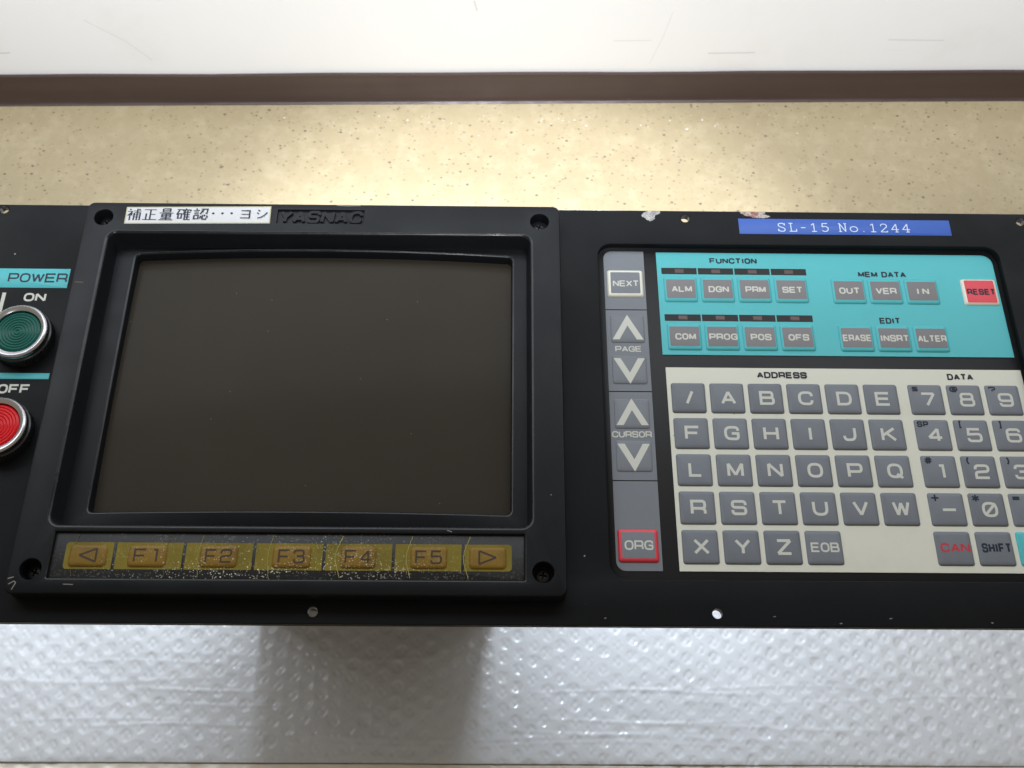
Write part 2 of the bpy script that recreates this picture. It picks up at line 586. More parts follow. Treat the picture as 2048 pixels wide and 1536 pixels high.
def stroke(mb, pts, z, t, depth, tv):
    n = len(pts)
    if n < 2:
        return
    closed = (pts[0] - pts[-1]).length < 1e-4
    L, Rt = [], []
    for i in range(n):
        a = pts[i] - pts[i - 1] if i else (pts[0] - pts[-2] if closed else pts[1] - pts[0])
        b = pts[i + 1] - pts[i] if i < n - 1 else (pts[1] - pts[0] if closed else pts[-1] - pts[-2])
        a, b = a.normalized(), b.normalized()
        na, nb = Vector((-a.y, a.x)), Vector((-b.y, b.x))
        mi = na + nb
        mi = mi.normalized() if mi.length > 1e-4 else na
        k = 1 / max(mi.dot(na), .66)
        w = t
        if tv:
            w = t + (tv - t) * abs((a + b).normalized().y if (a + b).length > 1e-4 else a.y)
        L.append(pts[i] + mi * (k * w / 2))
        Rt.append(pts[i] - mi * (k * w / 2))
    base = len(mb.v)
    for i in range(n):
        zz = z + .0025 * i / n
        mb.v += [(L[i].x, L[i].y, zz), (Rt[i].x, Rt[i].y, zz)]
    for i in range(n - 1):
        k = base + 2 * i
        mb.f.append((k, k + 1, k + 3, k + 2))
        mb.mi.append(0)
    if depth:
        b2 = len(mb.v)
        for i in range(n):
            mb.v += [(L[i].x, L[i].y, z - depth), (Rt[i].x, Rt[i].y, z - depth)]
        for i in range(n - 1):
            for s in (0, 1):
                k, j = base + 2 * i + s, b2 + 2 * i + s
                mb.f.append((k, k + 2, j + 2, j))
                mb.mi.append(0)
        for k, j in ((base, b2), (base + 2 * n - 2, b2 + 2 * n - 2)):
            mb.f.append((k, k + 1, j + 1, j))
            mb.mi.append(0)


def lettering(name, s, cx, cy, w, h, z, t, mat, parent, glyphs=None, gap=.26, depth=0.0, slant=0.0, widths=None, tv=None):
    glyphs = glyphs or G
    widths = WID if widths is None else widths
    ws = [.55 if c == ' ' else widths.get(c, 1.0) for c in s]
    tot = sum(ws) + gap * (len(s) - 1)
    u = w / tot
    x = cx - w / 2
    mb = MB()
    k = 0
    for c, wc in zip(s, ws):
        if c != ' ':
            W_ = wc * u - t
            for st in glyphs[c]:
                pts = []
                for p in rounded(st):
                    yy = cy - h / 2 + t / 2 + p.y * (h - t)
                    pts.append(Vector((x + t / 2 + p.x * W_ + slant * (yy - cy), yy)))
                ribbon(mb, pts, z + .011 * k, t, depth, tv)
                k += 1
        x += (wc + gap) * u
    return mb.build(name, mat, parent, 30)


def plate(name, x0, y0, x1, y1, r, z0, z1, mat, parent, ch=.12, n=4, quad=None):
    """thin sheet with softened top edge; quad gives four true corners for a crooked sticker"""
    b = MB()
    b.loft([rr(x0, y0, x1, y1, r, z0, n), rr(x0, y0, x1, y1, r, z1 - ch * .6, n), rr(x0 + ch, y0 + ch, x1 - ch, y1 - ch, max(r - ch, .01), z1, n)], (True, True))
    return b.build(name, mat, parent)


def tag(o, label=None, cat=None, group=None, kind=None):
    if label: o['label'] = label
    if cat: o['category'] = cat
    if group: o['group'] = group
    if kind: o['kind'] = kind
    return o


# ================================================================== the setting
FZ = -280.0
b = MB()
b.v = [(-1500, -900, FZ), (1500, -900, FZ), (1500, 520, FZ), (-1500, 520, FZ)]
b.f, b.mi = [(0, 1, 2, 3)], [0]
tag(b.build('floor', 'floor'), 'speckled beige vinyl floor behind the control panel', kind='structure')

wall = bpy.data.objects.new('wall', None)
COL.objects.link(wall)
wall.location = (-.0678, .4104, FZ * MM)
wall.rotation_euler = (0, 0, math.radians(1.16))
tag(wall, 'white scuffed wall with a dark brown baseboard behind the control panel', 'wall')
b = MB()
b.v = [(-1500, 0, 0), (1500, 0, 0), (1500, 0, 760), (-1500, 0, 760), (-1500, 60, 0), (1500, 60, 0), (1500, 60, 760), (-1500, 60, 760)]
b.f = [(0, 1, 2, 3), (4, 5, 6, 7), (3, 2, 6, 7), (0, 4, 7, 3), (1, 5, 6, 2), (0, 1, 5, 4)]
b.mi = [0] * 6
wf = b.build('wall_face', 'wall', wall)
# baseboard: cove profile extruded along the wall
prof = [(-.5, 31.9), (-3.0, 31.8), (-3.25, 31.3), (-3.3, 28), (-3.3, 5.5), (-3.6, 2.6), (-4.3, 1.3), (-5.2, .7), (-6.0, .4), (-6.0, .02), (-.5, .02)]
b = MB()
N = 60
rg = []
for i in range(N + 1):
    x = -1490 + 2980 * i / N
    w = .35 * math.sin(i * 1.7) + .25 * math.sin(i * .9 + 1)
    rg.append([(x, y, z + (w if z > 20 else 0)) for y, z in prof])
b.loft(rg, (True, True))
bb = b.build('baseboard', 'baseboard', wall, 50)


def wscuff(pts, t):
    b = MB()
    ribbon(b, [Vector(p) for p in pts], 0, t)
    b.v = [(x, -.12, z) for x, z, _ in b.v]
    b.build('scuff', 'scuff', wall)


for pts, t in (([(158, 52), (196, 52.5)], 1.3), ([(112, 41), (119, 70), (123, 96)], .35), ([(-330, 90), (-305, 68), (-290, 47)], .55),
               ([(-412, 55), (-400, 56)], 1.5), ([(300, 66), (345, 65)], .9), ([(80, 66), (110, 66.4)], .6), ([(-30, 108), (-28, 98)], 1.2)):
    wscuff(pts, t)
# crumbs of plaster along the foot of the wall
b = MB()
rs = random.Random(3)
for i in range(46):
    x = rs.gauss(-20, 150)
    y = 398 - abs(rs.gauss(0, 10)) + (x + 67) * .0202 - 6
    s = rs.uniform(.4, 1.0) * (1.9 if i % 11 == 0 else 1)
    base = len(b.v)
    for d in ((1, 0, 0), (-1, 0, 0), (0, 1, 0), (0, -1, 0), (0, 0, 1), (0, 0, -.6)):
        b.v.append((x + d[0] * s * rs.uniform(.6, 1.3), y + d[1] * s * rs.uniform(.6, 1.3), FZ + .6 * s + d[2] * s * .9))
    for f in ((0, 2, 4), (2, 1, 4), (1, 3, 4), (3, 0, 4), (2, 0, 5), (1, 2, 5), (3, 1, 5), (0, 3, 5)):
        b.f.append(tuple(base + i_ for i_ in f))
        b.mi.append(0)
tag(b.build('plaster_crumbs', 'dust'), 'white plaster crumbs scattered along the foot of the brown baseboard', kind='stuff')


# ---------------------------------------------------------------- bubble wrap
def wrap_sheet(name, x0, x1, y0, y1, z, step, mat, seed, depth, label):
    rng = np.random.default_rng(seed)
    nx, ny = int((x1 - x0) / step) + 1, int((y1 - y0) / step) + 1
    X, Y = np.meshgrid(np.linspace(x0, x1, nx), np.linspace(y0, y1, ny))
    # gentle sag and drag of the sheet
    Zs = 1.6 * np.sin(X / 61 + 1.3) * np.sin(Y / 47 + .4) + .9 * np.sin(X / 23 + Y / 31) * np.cos(Y / 19) + 2.0
    dx = 1.6 * np.sin(Y / 38 + X / 90) + 1.2 * np.sin(X / 52)
    dy = 1.5 * np.sin(X / 44 + .5) + 1.0 * np.sin(X / 17 + Y / 40)
    a = 10.7
    px, py = a * math.sqrt(3) / 2, a
    U, V = X + dx, Y + dy
    best = np.full(X.shape, 9e9)
    hi = np.zeros(X.shape)
    cxs = np.zeros(X.shape)
    cys = np.zeros(X.shape)
    jit = rng.normal(0, .55, (400, 400, 2))
    hs = np.clip(rng.normal(1, .38, (400, 400)), .1, 1.7)
    ci = np.round(U / px).astype(int)
    for di in (-1, 0, 1):
        i = ci + di
        off = np.where(i % 2 == 0, 0, .5)
        j0 = np.round(V / py - off).astype(int)
        for dj in (-1, 0, 1):
            j = j0 + dj
            bx = i * px + jit[i % 400, j % 400, 0]
            by = (j + off) * py + jit[i % 400, j % 400, 1]
            d = (U - bx) ** 2 + (V - by) ** 2
            mk = d < best
            best = np.where(mk, d, best)
            hi = np.where(mk, hs[i % 400, j % 400], hi)
            cxs = np.where(mk, U - bx, cxs)
            cys = np.where(mk, V - by, cys)
    rr_ = np.sqrt(best) / 4.5
    tt = np.clip((1 - rr_) / .42, 0, 1)
    dome = tt * tt * (3 - 2 * tt) * (1 - .25 * rr_ ** 2)
    # film sunk over each cell, crumpled differently in every one
    crump = .35 * np.sin(cxs * 1.3 + hi * 40) * np.cos(cys * 1.1 + hi * 70) * dome
    fine = np.zeros(X.shape)
    for k in range(26):
        yy, ph, ln = rng.uniform(y0, y1), rng.uniform(0, 6), rng.uniform(60, 220)
        xc = rng.uniform(x0, x1)
        fine += rng.uniform(.1, .5) * np.exp(-((Y - yy - 2 * np.sin(X / 40 + ph)) / rng.uniform(.8, 1.8)) ** 2) * np.exp(-((X - xc) / ln) ** 4)
    for xc, yy, ln, am in ((-262, -83, 42, .9), (-250, -92, 50, .7), (-270, -105, 60, .9), (20, -83, 70, .9), (60, -80, 90, .5), (10, -101, 60, .8), (-20, -108, 60, .6), (-300, -66, 80, .4)):
        fine += .6 * am * np.exp(-((Y - yy - 1.2 * np.sin(X / 25 + xc)) / 1.0) ** 2) * np.exp(-((X - xc) / ln) ** 4)
    Z = Zs - depth * hi * dome + crump + fine
    Z -= 1.2 * np.clip((y0 + 4 - Y) / 4, 0, 1) ** 2
    me = bpy.data.meshes.new(name)
    co_ = np.stack([X * MM, (Y + .0) * MM, (Z + z) * MM], -1).reshape(-1, 3)
    idx = np.arange(nx * ny).reshape(ny, nx)
    fc = np.stack([idx[:-1, :-1], idx[:-1, 1:], idx[1:, 1:], idx[1:, :-1]], -1).reshape(-1, 4)
    me.from_pydata(co_.tolist(), [], fc.tolist())
    me.materials.append(mats[mat])
    me.polygons.foreach_set('use_smooth', [True] * len(me.polygons))
    o = bpy.data.objects.new(name, me)
    COL.objects.link(o)
    tag(o, label, 'bubble wrap')
    return o


wr = wrap_sheet('bubble_wrap', -470, 400, -127, 70, FZ + 6, .9, 'wrap', 4, .54,
           'clear bubble wrap sheet on the floor under and in front of the control panel')
b = MB()
b.loft([rr(-470, -126.2, 400, 70, .5, FZ + 3.4), rr(-470, -126.2, 400, 70, .5, FZ + 4.2)], (True, True))
b.build('backing_film', 'wrap_milky', wr)
wrap_sheet('bubble_wrap', -470, 400, -190, -127.3, FZ + 3.2, 1.1, 'wrap_under', 9, .6,
           'cream bubble wrap layer showing past the front edge of the clear sheet')

# ================================================================== control panel
panel = bpy.data.objects.new('control_panel', None)
COL.objects.link(panel)
panel.location = (0, 0, 0)
tag(panel, 'black machine control panel with a dark screen, amber soft keys and a turquoise keypad', 'control panel')

PT = 4.0      # top of the face plate
BT = 12.0     # top of the bezel
# ---- face plate
b = MB()
b.loft([rr(-334, -109, 190, 90, .6, PT - 3.2, 3), rr(-334, -109, 190, 90, .6, PT - .25, 3), rr(-333.75, -108.75, 189.75, 89.75, .4, PT, 3)], (True, True))
face = b.build('faceplate', 'paint', panel)
cs = [cutter_rr(-30.2, -90.3, 157.9, 70.8, 6.5, PT, -10, .5, 'paint'), cutter_rr(-259, -76, -58, 74, 1, PT, -10, .01, 'paint')]
for x, y in ((-310.3, 87.0), (11.9, 85.6), (171.9, 85.4), (-148.3, -104.2), (11.5, -103.9)):
    cs.append(cutter_hole(x, y, 2.0, PT, -6, .35, 'paint'))
cut(face, cs)
# bare-metal rims of the mounting holes
for x, y in ((-310.3, 87.0), (11.9, 85.6), (171.9, 85.4), (-148.3, -104.2), (11.5, -103.9)):
    b = MB()
    b.loft([circ(x, y, 1.99, PT - 3.0, 24), circ(x, y, 1.97, PT - .35, 24), circ(x, y, 2.2, PT - .08, 24)])
    b.build('hole_rim', 'steel_dark', face)


def blob(name, cx, cy, rx, ry, z, mat, parent, seed, clipy=None):
    rs = random.Random(seed)
    n = 90
    ph = [rs.uniform(0, 6.28) for _ in range(6)]
    pts = []
    for i in range(n):
        a = 2 * math.pi * i / n
        k = 1 + sum(.16 / (j * .6 + .4) * math.sin((j + 2) * a + ph[j]) for j in range(6)) * .6 + rs.uniform(-.09, .09)
        x, y = cx + rx * k * math.cos(a), cy + ry * k * math.sin(a)
        if clipy is not None:
            y = min(y, clipy)
        pts.append((x, y))
    b = MB()
    b.loft([[(x, y, z) for x, y in pts], [(cx + (x - cx) * .9, cy + (y - cy) * .9, z + .05) for x, y in pts]], (False, True))
    return b.build(name, mat, parent)


blob('paint_chip', -4.5, 87.8, 4.0, 2.3, PT + .01, 'chip', face, 2, 89.7)
blob('paint_chip', -4.6, 85.2, 1.6, 1.5, PT + .02, 'chip', face, 8)
blob('paint_chip', 45.2, 88.6, 7.0, 2.0, PT + .01, 'chip_rust', face, 5, 89.7)
for i, (x, y, s) in enumerate(((60, -107.6, .6), (34, -105, .5), (80, -105.5, .6), (-33, -106, .5), (120, -107, .6))):
    blob('paint_chip', x, y, s, s * .35, PT + .01, 'scratch', face, 20 + i)

# ---- printed marks on the left
plate('legend_band', -333, 43.9, -272.8, 54.1, .05, PT + .005, PT + .06, 'cyan', face, .02)
plate('legend_band', -333, -2.6, -271.9, .3, .05, PT + .005, PT + .06, 'cyan', face, .02)
lettering('lettering', 'POWER', -286.9, 49.2, 27.0, 4.9, PT + .09, .85, 'ink_dark', face, gap=.09)
lettering('lettering', 'ON', -286.2, 38.9, 10.0, 4.4, PT + .03, .95, 'ink_white', face, gap=.09)
lettering('lettering', 'OFF', -285.9, -7.4, 13.9, 4.5, PT + .03, .95, 'ink_white', face, gap=.09)
b = MB()
ribbon(b, [Vector((-300.4, 41.2)), Vector((-300.4, 30.5))], PT + .03, 1.7)
b.build('lettering', 'ink_white', face)

# ---- blue name label
plate('name_label', 37.1, 77.0, 137.6, 85.7, .2, PT + .01, PT + .16, 'label_blue', panel, .08)
lettering('lettering', 'SL-15 No.1244', 86.8, 80.9, 63.5, 5.0, PT + .20, .46, 'label_text', bpy.data.objects['name_label'], SER, gap=.16,
          widths={' ': .6, '-': .9, '.': .7})

# ---- push buttons
def push_button(cx, cy, lens_mat, label):
    # knurled sleeve
    b = MB()
    n = 144
    rad = lambda r: [(cx + (r - (.28 if i % 2 else 0)) * math.cos(2 * math.pi * i / n), cy + (r - (.28 if i % 2 else 0)) * math.sin(2 * math.pi * i / n)) for i in range(n)]
    rings = [[(x, y, PT) for x, y in rad(13.7)], [(x, y, PT + 4.6) for x, y in rad(13.7)], circ(cx, cy, 13.0, PT + 5.0, n), circ(cx, cy, 12.9, PT + 5.6, n)]
    b.loft(rings)
    sl = b.build('push_button', 'knurl_black', panel, 20)
    tag(sl, label)
    b = MB()
    n = 72
    prof = [(12.9, PT + 5.2), (13.25, PT + 5.6), (13.3, PT + 7.2), (12.9, PT + 8.2), (12.3, PT + 8.6), (11.6, PT + 8.5), (10.4, PT + 7.7), (10.2, PT + 7.0), (10.2, PT + 4.0)]
    b.loft([circ(cx, cy, r, z, n) for r, z in prof])
    b.build('chrome_ring', 'chrome', sl, 40)
    b = MB()
    prof = [(10.0, PT + 3.0), (10.0, PT + 6.6), (9.6, PT + 7.1)]
    k = 7
    for i in range(k):
        r0 = 9.3 - i * 1.28
        prof += [(r0, PT + 7.12), (r0 - .32, PT + 7.45), (r0 - .64, PT + 7.45), (r0 - .96, PT + 7.12)]
    b.loft([circ(cx, cy, max(r, .05), z, n) for r, z in prof], (False, True))
    b.build('lens', lens_mat, sl, 60)


push_button(-286.6, 17.0, 'lens_green', 'green push button in a chrome ring')
push_button(-286.4, -28.2, 'lens_red', 'red push button in a chrome ring')

# ---- bezel
O = (-267.7, -99.5, -48.2, 86.2)        # outer
I_ = (-255.2, -71.2, -62.2, 69.0)       # screen opening
# inner edge of the mask
J = (-244.6, -62.6, -70.4, 63.4)
JX, JW = (J[0] + J[2]) / 2, (J[2] - J[0]) / 2


def arch(x, y):
    u = 1 - min(1, ((x - JX) / JW) ** 2)
    return (x, y + (1.1 * u if y > 0 else .3 * u), 2.4 * u)


MS = 14
q = lambda rect, d, r, z, fn=None: rr(rect[0] + d, rect[1] + d, rect[2] - d, rect[3] - d, r, z, 6, MS, fn)
b = MB()
LZ = 2.4
b.loft([q(O, 0, 3.2, PT + .02), q(O, 0, 3.2, BT - 1.0), q(O, .3, 3.0, BT - .3), q(O, 1.0, 2.4, BT),
        *[q(I_, -1.5 * (1 - math.sin(a_)), 4.0 + 1.5 * (1 - math.sin(a_)), BT - 1.5 * (1 - math.cos(a_))) for a_ in (0, .17, .36, .62, .95, 1.3)], q(I_, .9, 3.4, LZ + .8), q(I_, 1.4, 3.0, LZ),
        *[q(J, -1.1 * (1 - math.sin(a_)), 1.9 + 1.1 * (1 - math.sin(a_)), LZ - 1.1 * (1 - math.cos(a_)), arch) for a_ in (0, .17, .36, .62, .95, 1.3)], q(J, .2, 1.9, LZ - 7, arch),
        q(J, -3, 3, LZ - 7.2), q(I_, -1.5, 3, LZ - 7.2), q(I_, -1.5, 3, PT + .02)], loop=True,
       mi=[0] * 4 + [1] * 5 + [0] * 3 + [1] * 5 + [0] * 20)
bez = b.build('bezel', ['bezel', 'bezel_edge'], panel, 40)
SCR = ((-259.3, 77.6), (-57.6, 77.3), (-258.9, -89.9), (-57.5, -89.9))
cs = [cutter_rr(-252.0, -93.2, -64.9, -74.3, .3, BT, BT - 1.5, .9), cutter_rr(-179.3, 75.0, -139.0, 82.8, .2, BT, BT - 1.2, .12)]
for x, y in SCR:
    cs.append(cutter_hole(x, y, 4.3, BT, BT - 6.5, .25))
cut(bez, cs)
# raised lettering in the sunken name plate
lettering('lettering', 'YASNAC', -159.1, 78.9, 38.5, 6.7, BT - .12, 1.45, 'bezel', bez, gap=.08, depth=1.2, slant=.16)

# screws
proto = None
for x, y in SCR:
    if proto is None:
        b = MB()
        b.loft([circ(0, 0, 3.1, -1.5, 28), circ(0, 0, 3.1, .5, 28), circ(0, 0, 2.8, 1.0, 28), circ(0, 0, 2.0, 1.3, 28), circ(0, 0, .9, 1.4, 28)], (True, True))
        proto = b.build('screw', 'screw', bez)
        cs = []
        for a in (0, 1):
            b = MB()
            w, l = (.42, 1.9) if a else (1.9, .42)
            b.loft([rr(-w * .6, -l * .6, w * .6, l * .6, .05, -.4), rr(-w, -l, w, l, .05, 2.5)], (True, True))
            cs.append(b.build('cutter', 'screw'))
        cut(proto, cs)
        s = proto
    else:
        s = proto.copy()
        COL.objects.link(s)
        s.parent = bez
    s.location = (x * MM, y * MM, (BT - 6.2) * MM)
    s.rotation_euler = (0, 0, random.uniform(0, 1.5))

# picture tube
b = MB()
rows = []
NX, NY = 40, 30
for j in range(NY + 1):
    for i in range(NX + 1):
        u, v = i / NX * 2 - 1, j / NY * 2 - 1
        x, y = JX + u * (JW + 2), .6 + v * 67
        b.v.append((x, y, LZ - 1.6 - 2.6 * u * u - 1.6 * v * v))
for j in range(NY):
    for i in range(NX):
        k = j * (NX + 1) + i
        b.f.append((k, k + 1, k + NX + 2, k + NX + 1))
        b.mi.append(0)
b.build('screen', 'glass', panel, 60)

# housing of the tube behind the plate
b = MB()
b.loft([rr(-252, -40, -66, 72, 6, -8), rr(-250, -38, -68, 70, 6, -60), rr(-234, -32, -77, 62, 3, -90), rr(-232, -32, -78, 60, 3, FZ + 5)], (True, True))
b.build('housing', 'housing', panel)
b = MB()
b.loft([rr(-26, -86, 150, 66, 4, PT - 6.5), rr(-26, -86, 150, 66, 4, -14)], (True, True))
b.build('keypad_housing', 'housing', panel)

# ---- white sticker with handwriting-like print
qd = [(-249.3, 73.9), (-182.3, 74.8), (-182.5, 84.4), (-249.4, 83.3)]
b = MB()
def inset(d, z):
    return [(qd[0][0] + d, qd[0][1] + d, z), (qd[1][0] - d, qd[1][1] + d, z), (qd[2][0] - d, qd[2][1] - d, z), (qd[3][0] + d, qd[3][1] - d, z)]
b.loft([inset(0, BT + .01), inset(0, BT + .12), inset(.06, BT + .15), inset(.55, BT + .151)], (True, True), mi=[0, 0, 0, 1])
stk = b.build('paper_label', ['label_edge', 'label_paper'], panel)
KAN = {
    'ho': [[(16, 98), (26, 87)], [(4, 76), (38, 77), (6, 40)], [(22, 58), (22, 0)], [(26, 54), (38, 42)], [(38, 62), (28, 52)], [(44, 80), (98, 80)], [(80, 97), (90, 88)],
           [(50, 64), (50, 0)], [(50, 64), (92, 64), (92, 3), (84, 7)], [(50, 46), (92, 46)], [(50, 28), (92, 28)], [(71, 99), (71, 0)]],
    'sei': [[(10, 90), (90, 90)], [(52, 90), (52, 5)], [(52, 50), (86, 50)], [(25, 58), (25, 5)], [(3, 5), (97, 5)]],
    'ryo': [[(26, 98), (26, 70)], [(26, 97), (75, 97), (75, 70)], [(26, 84), (75, 84)], [(26, 71), (75, 71)], [(3, 61), (97, 61)], [(22, 51), (22, 25)], [(22, 51), (79, 51), (79, 25)],
            [(22, 38), (79, 38)], [(22, 26), (79, 26)], [(50, 51), (50, 2)], [(14, 14), (86, 14)], [(3, 2), (97, 2)]],
    'kaku': [[(4, 90), (42, 90)], [(22, 90), (4, 46)], [(14, 55), (14, 10)], [(14, 54), (36, 54), (36, 12)], [(14, 16), (36, 16)], [(48, 92), (45, 76)], [(48, 88), (97, 88), (92, 76)],
             [(66, 99), (46, 48)], [(58, 66), (58, 0)], [(78, 83), (73, 68)], [(58, 66), (96, 66)], [(58, 46), (93, 46)], [(58, 26), (93, 26)], [(58, 4), (98, 4)], [(76, 66), (76, 4)]],
    'nin': [[(20, 98), (27, 90)], [(3, 82), (44, 82)], [(9, 68), (38, 68)], [(9, 54), (38, 54)], [(10, 40), (10, 4)], [(10, 40), (37, 40), (37, 6)], [(10, 10), (37, 10)],
            [(52, 94), (95, 94), (91, 56), (82, 59)], [(71, 94), (48, 50)], [(56, 82), (66, 66)], [(54, 34), (49, 12)], [(64, 42), (64, 8), (87, 5), (89, 18)], [(74, 46), (80, 32)], [(91, 38), (98, 20)]],
    'yo': [[(16, 82), (84, 82), (84, 4)], [(20, 46), (84, 46)], [(12, 10), (84, 10)]],
    'shi': [[(16, 88), (32, 76)], [(8, 60), (24, 49)], [(14, 8), (40, 14), (66, 32), (92, 64)]],
}
mb = MB()
k = 0
X0 = lambda px: -249.4 + (px - 382) / (1945 - 382) * 67.0
for g, a, c in (('ho', 398, 552), ('sei', 566, 728), ('ryo', 742, 902), ('kaku', 928, 1088), ('nin', 1106, 1272), ('yo', 1604, 1742), ('shi', 1788, 1920)):
    xa, xb = X0(a), X0(c)
    for st in KAN[g]:
        yb = 75.8 + (xa + 249) * .0145
        hh = 6.5 if g not in ('yo', 'shi') else 5.6
        pts = [Vector((xa + x / 100 * (xb - xa), yb + (0 if hh > 6 else .5) + y / 100 * hh)) for x, y in st]
        ribbon(mb, pts, BT + .18 + .004 * k, .42, 0, .74)
        k += 1
for px in (1325, 1424, 1523):
    x, y = X0(px), 79.5 + (X0(px) + 249) * .0145
    ids = mb.ring(circ(x, y, .62, BT + .18, 16))
    mb.cap(ids)
mb.build('lettering', 'ink_dark', stk)

# ---- soft key strip
SZ = BT - 1.35
strip = plate('softkey_strip', -251.8, -93.0, -65.1, -74.5, .2, BT - 1.49, SZ, 'strip_black', panel, .05)
b = MB()
YB = (-247.0, -89.4, -70.0, -78.4)
DV = (-227.5, -200.0, -172.3, -144.5, -117.0, -89.4)
b.loft([rr(*YB, 1.5, SZ + .01), rr(YB[0], YB[1], YB[2], YB[3], 1.5, SZ + .05)], (False, True))
b.build('yellow_band', 'strip_yellow', strip)
for x in DV:
    b = MB()
    b.loft([rr(x - .62, YB[1] - .1, x + .62, YB[3] + .1, .02, SZ + .055), rr(x - .6, YB[1], x + .6, YB[3], .02, SZ + .09)], (False, True))
    b.build('divider', 'strip_black', strip)
FK = [(-245.2, -230.2), (-221.9, -206.6), (-193.6, -178.6), (-164.9, -149.6), (-138.0, -123.8), (-110.3, -95.6), (-86.9, -72.1)]
for i, (xa, xb) in enumerate(FK):
    b = MB()
    y0, y1 = -88.6, -79.4
    b.loft([rr(xa, y0, xb, y1, 1.6, SZ + .06, 5), rr(xa + .35, y0 + .35, xb - .35, y1 - .35, 1.5, SZ + .55, 5), rr(xa + .8, y0 + .8, xb - .8, y1 - .8, 1.3, SZ + .85, 5),
            rr(xa + 1.5, y0 + 1.5, xb - 1.5, y1 - 1.5, 1, SZ + .95, 5)], (False, True))
    kx = b.build('softkey', 'softkey_amber', strip, 60)
    xc = (xa + xb) / 2
    if i in (0, 6):
        s = 1 if i == 0 else -1
        b = MB()
        ribbon(b, [Vector((xc + 3.4 * s, -84.0)), Vector((xc + 3.4 * s, -81.3)), Vector((xc - 3.2 * s, -84.0)), Vector((xc + 3.4 * s, -86.7)), Vector((xc + 3.4 * s, -84.0))], SZ + 1.0, .75)
        b.build('lettering', 'ink_dark', strip)
    else:
        lettering('lettering', 'F%d' % i, xc, -84.0, 10.6, 5.6, SZ + 1.0, .72, 'ink_dark', strip, gap=.30)
for i, (x, s, mt) in enumerate(((-243.5, .9, 'crack_dark'), (-207.2, .6, 'crack_dark'), (-193.9, .8, 'crack'), (-166.2, .8, 'crack'), (-138.3, 1.6, 'crack'), (-110.6, 1.3, 'crack'), (-87.6, 1.5, 'crack'))):
    pts = []
    for k in range(24):
        t = k / 23
        y = -75.2 - t * 17.2
        bow = math.sin(math.pi * t) ** 1.3
        pts.append(Vector((x + .9 - s * 1.5 * bow - .5 * t + .12 * math.sin(k * 2.1 + i), y)))
    b = MB()
    ribbon(b, pts, SZ + .2, .24 if i > 3 else .15, .1)
    b.build('crack', mt, strip)
for o_ in [o_ for o_ in strip.children if o_.name.startswith('lettering')]:
    o_.data.materials[0] = mats['ink_brown']

# ---- keypad
sheet = plate('keypad_sheet', -33, -94, 161, 74, 4, -2.6, -.3, 'black_film', panel, .05)
KS = []


def flat(name, x0, y0, x1, y1, mat, r=.05, corners=None, z=0.0):
    """printed colour field on the sheet; corners = radius per corner (tr, tl, bl, br)"""
    cr = corners or (r,) * 4
    pts = []
    for (cx, cy, a0, rad) in ((x1, y1, 0, cr[0]), (x0, y1, 90, cr[1]), (x0, y0, 180, cr[2]), (x1, y0, 270, cr[3])):
        rad = max(rad, .02)
        ox = cx - rad if cx == x1 else cx + rad
        oy = cy - rad if cy == y1 else cy + rad
        for i in range(7):
            a = math.radians(a0 + 15 * i)
            pts.append((ox + rad * math.cos(a), oy + rad * math.sin(a)))
    b = MB()
    b.loft([[(x, y, z - .29) for x, y in pts], [(x, y, z) for x, y in pts]], (False, True))
    return b.build(name, mat, sheet)


flat('turquoise_field', -2.5, 14.25, 155.9, 68.8, 'cyan', corners=(5, .1, .1, .1))
flat('cream_field', -1.6, -85.6, 157.2, 7.8, 'cream', corners=(.1, .1, .1, 4))
GC = ((37.6, 69.2, (.1, 4, .1, .1)), (-4.1, 37.1, None), (-46.1, -4.6, None), (-85.6, -46.6, (.1, .1, 4, .1)))
for y0, y1, cr in GC:
    flat('grey_field', -27.3, y0, -8.4, y1, 'grey_film', corners=cr)

KEYMESH = {}


def key(x0, y0, x1, y1, body, top, inset_, label, h=.8, r=1.1, border=None):
    """embossed key: body colour on the flanks, top colour on the face"""
    w, hh = round(x1 - x0, 2), round(y1 - y0, 2)
    kk = (w, hh, body, top, inset_, h, border)
    if kk not in KEYMESH:
        b = MB()
        ix, iy = inset_
        bx, by = border or (ix, iy)
        X, Y = w / 2, hh / 2
        rings = [rr(-X, -Y, X, Y, r, .005, 5), rr(-X + .18, -Y + .18, X - .18, Y - .18, r, h * .42, 5), rr(-X + .5, -Y + .5, X - .5, Y - .5, r * .9, h * .78, 5),
                 rr(-X + .95, -Y + .95, X - .95, Y - .95, r * .8, h * .95, 5)]
        rings.append(rr(-X + bx, -Y + by, X - bx, Y - by, r * .5, h, 5))
        mi = [0, 0, 0, 0]
        rings.append(rr(-X + bx + .02, -Y + by + .02, X - bx - .02, Y - by - .02, r * .5, h + .004, 5))
        mi.append(1)
        b.loft(rings, (False, True), mi=mi)
        b.mi[-1] = 1
        o = b.build('key', [body, top], panel, 60)
        KEYMESH[kk] = o.data
    else:
        o = bpy.data.objects.new('key', KEYMESH[kk])
        COL.objects.link(o)
        o.parent = panel
    o.location = ((x0 + x1) / 2 * MM, (y0 + y1) / 2 * MM, 0)
    o['label'] = label
    o['_h'] = h
    return o


def legend(o, s, w, h, t, mat, dx=0, dy=0, name='legend', gap=.09):
    return lettering(name, s, dx, dy, w, h, o['_h'] + .02, t, mat, o, gap=gap)


def row_y(r):
    return -17.0 * r - 14.7, -17.0 * r


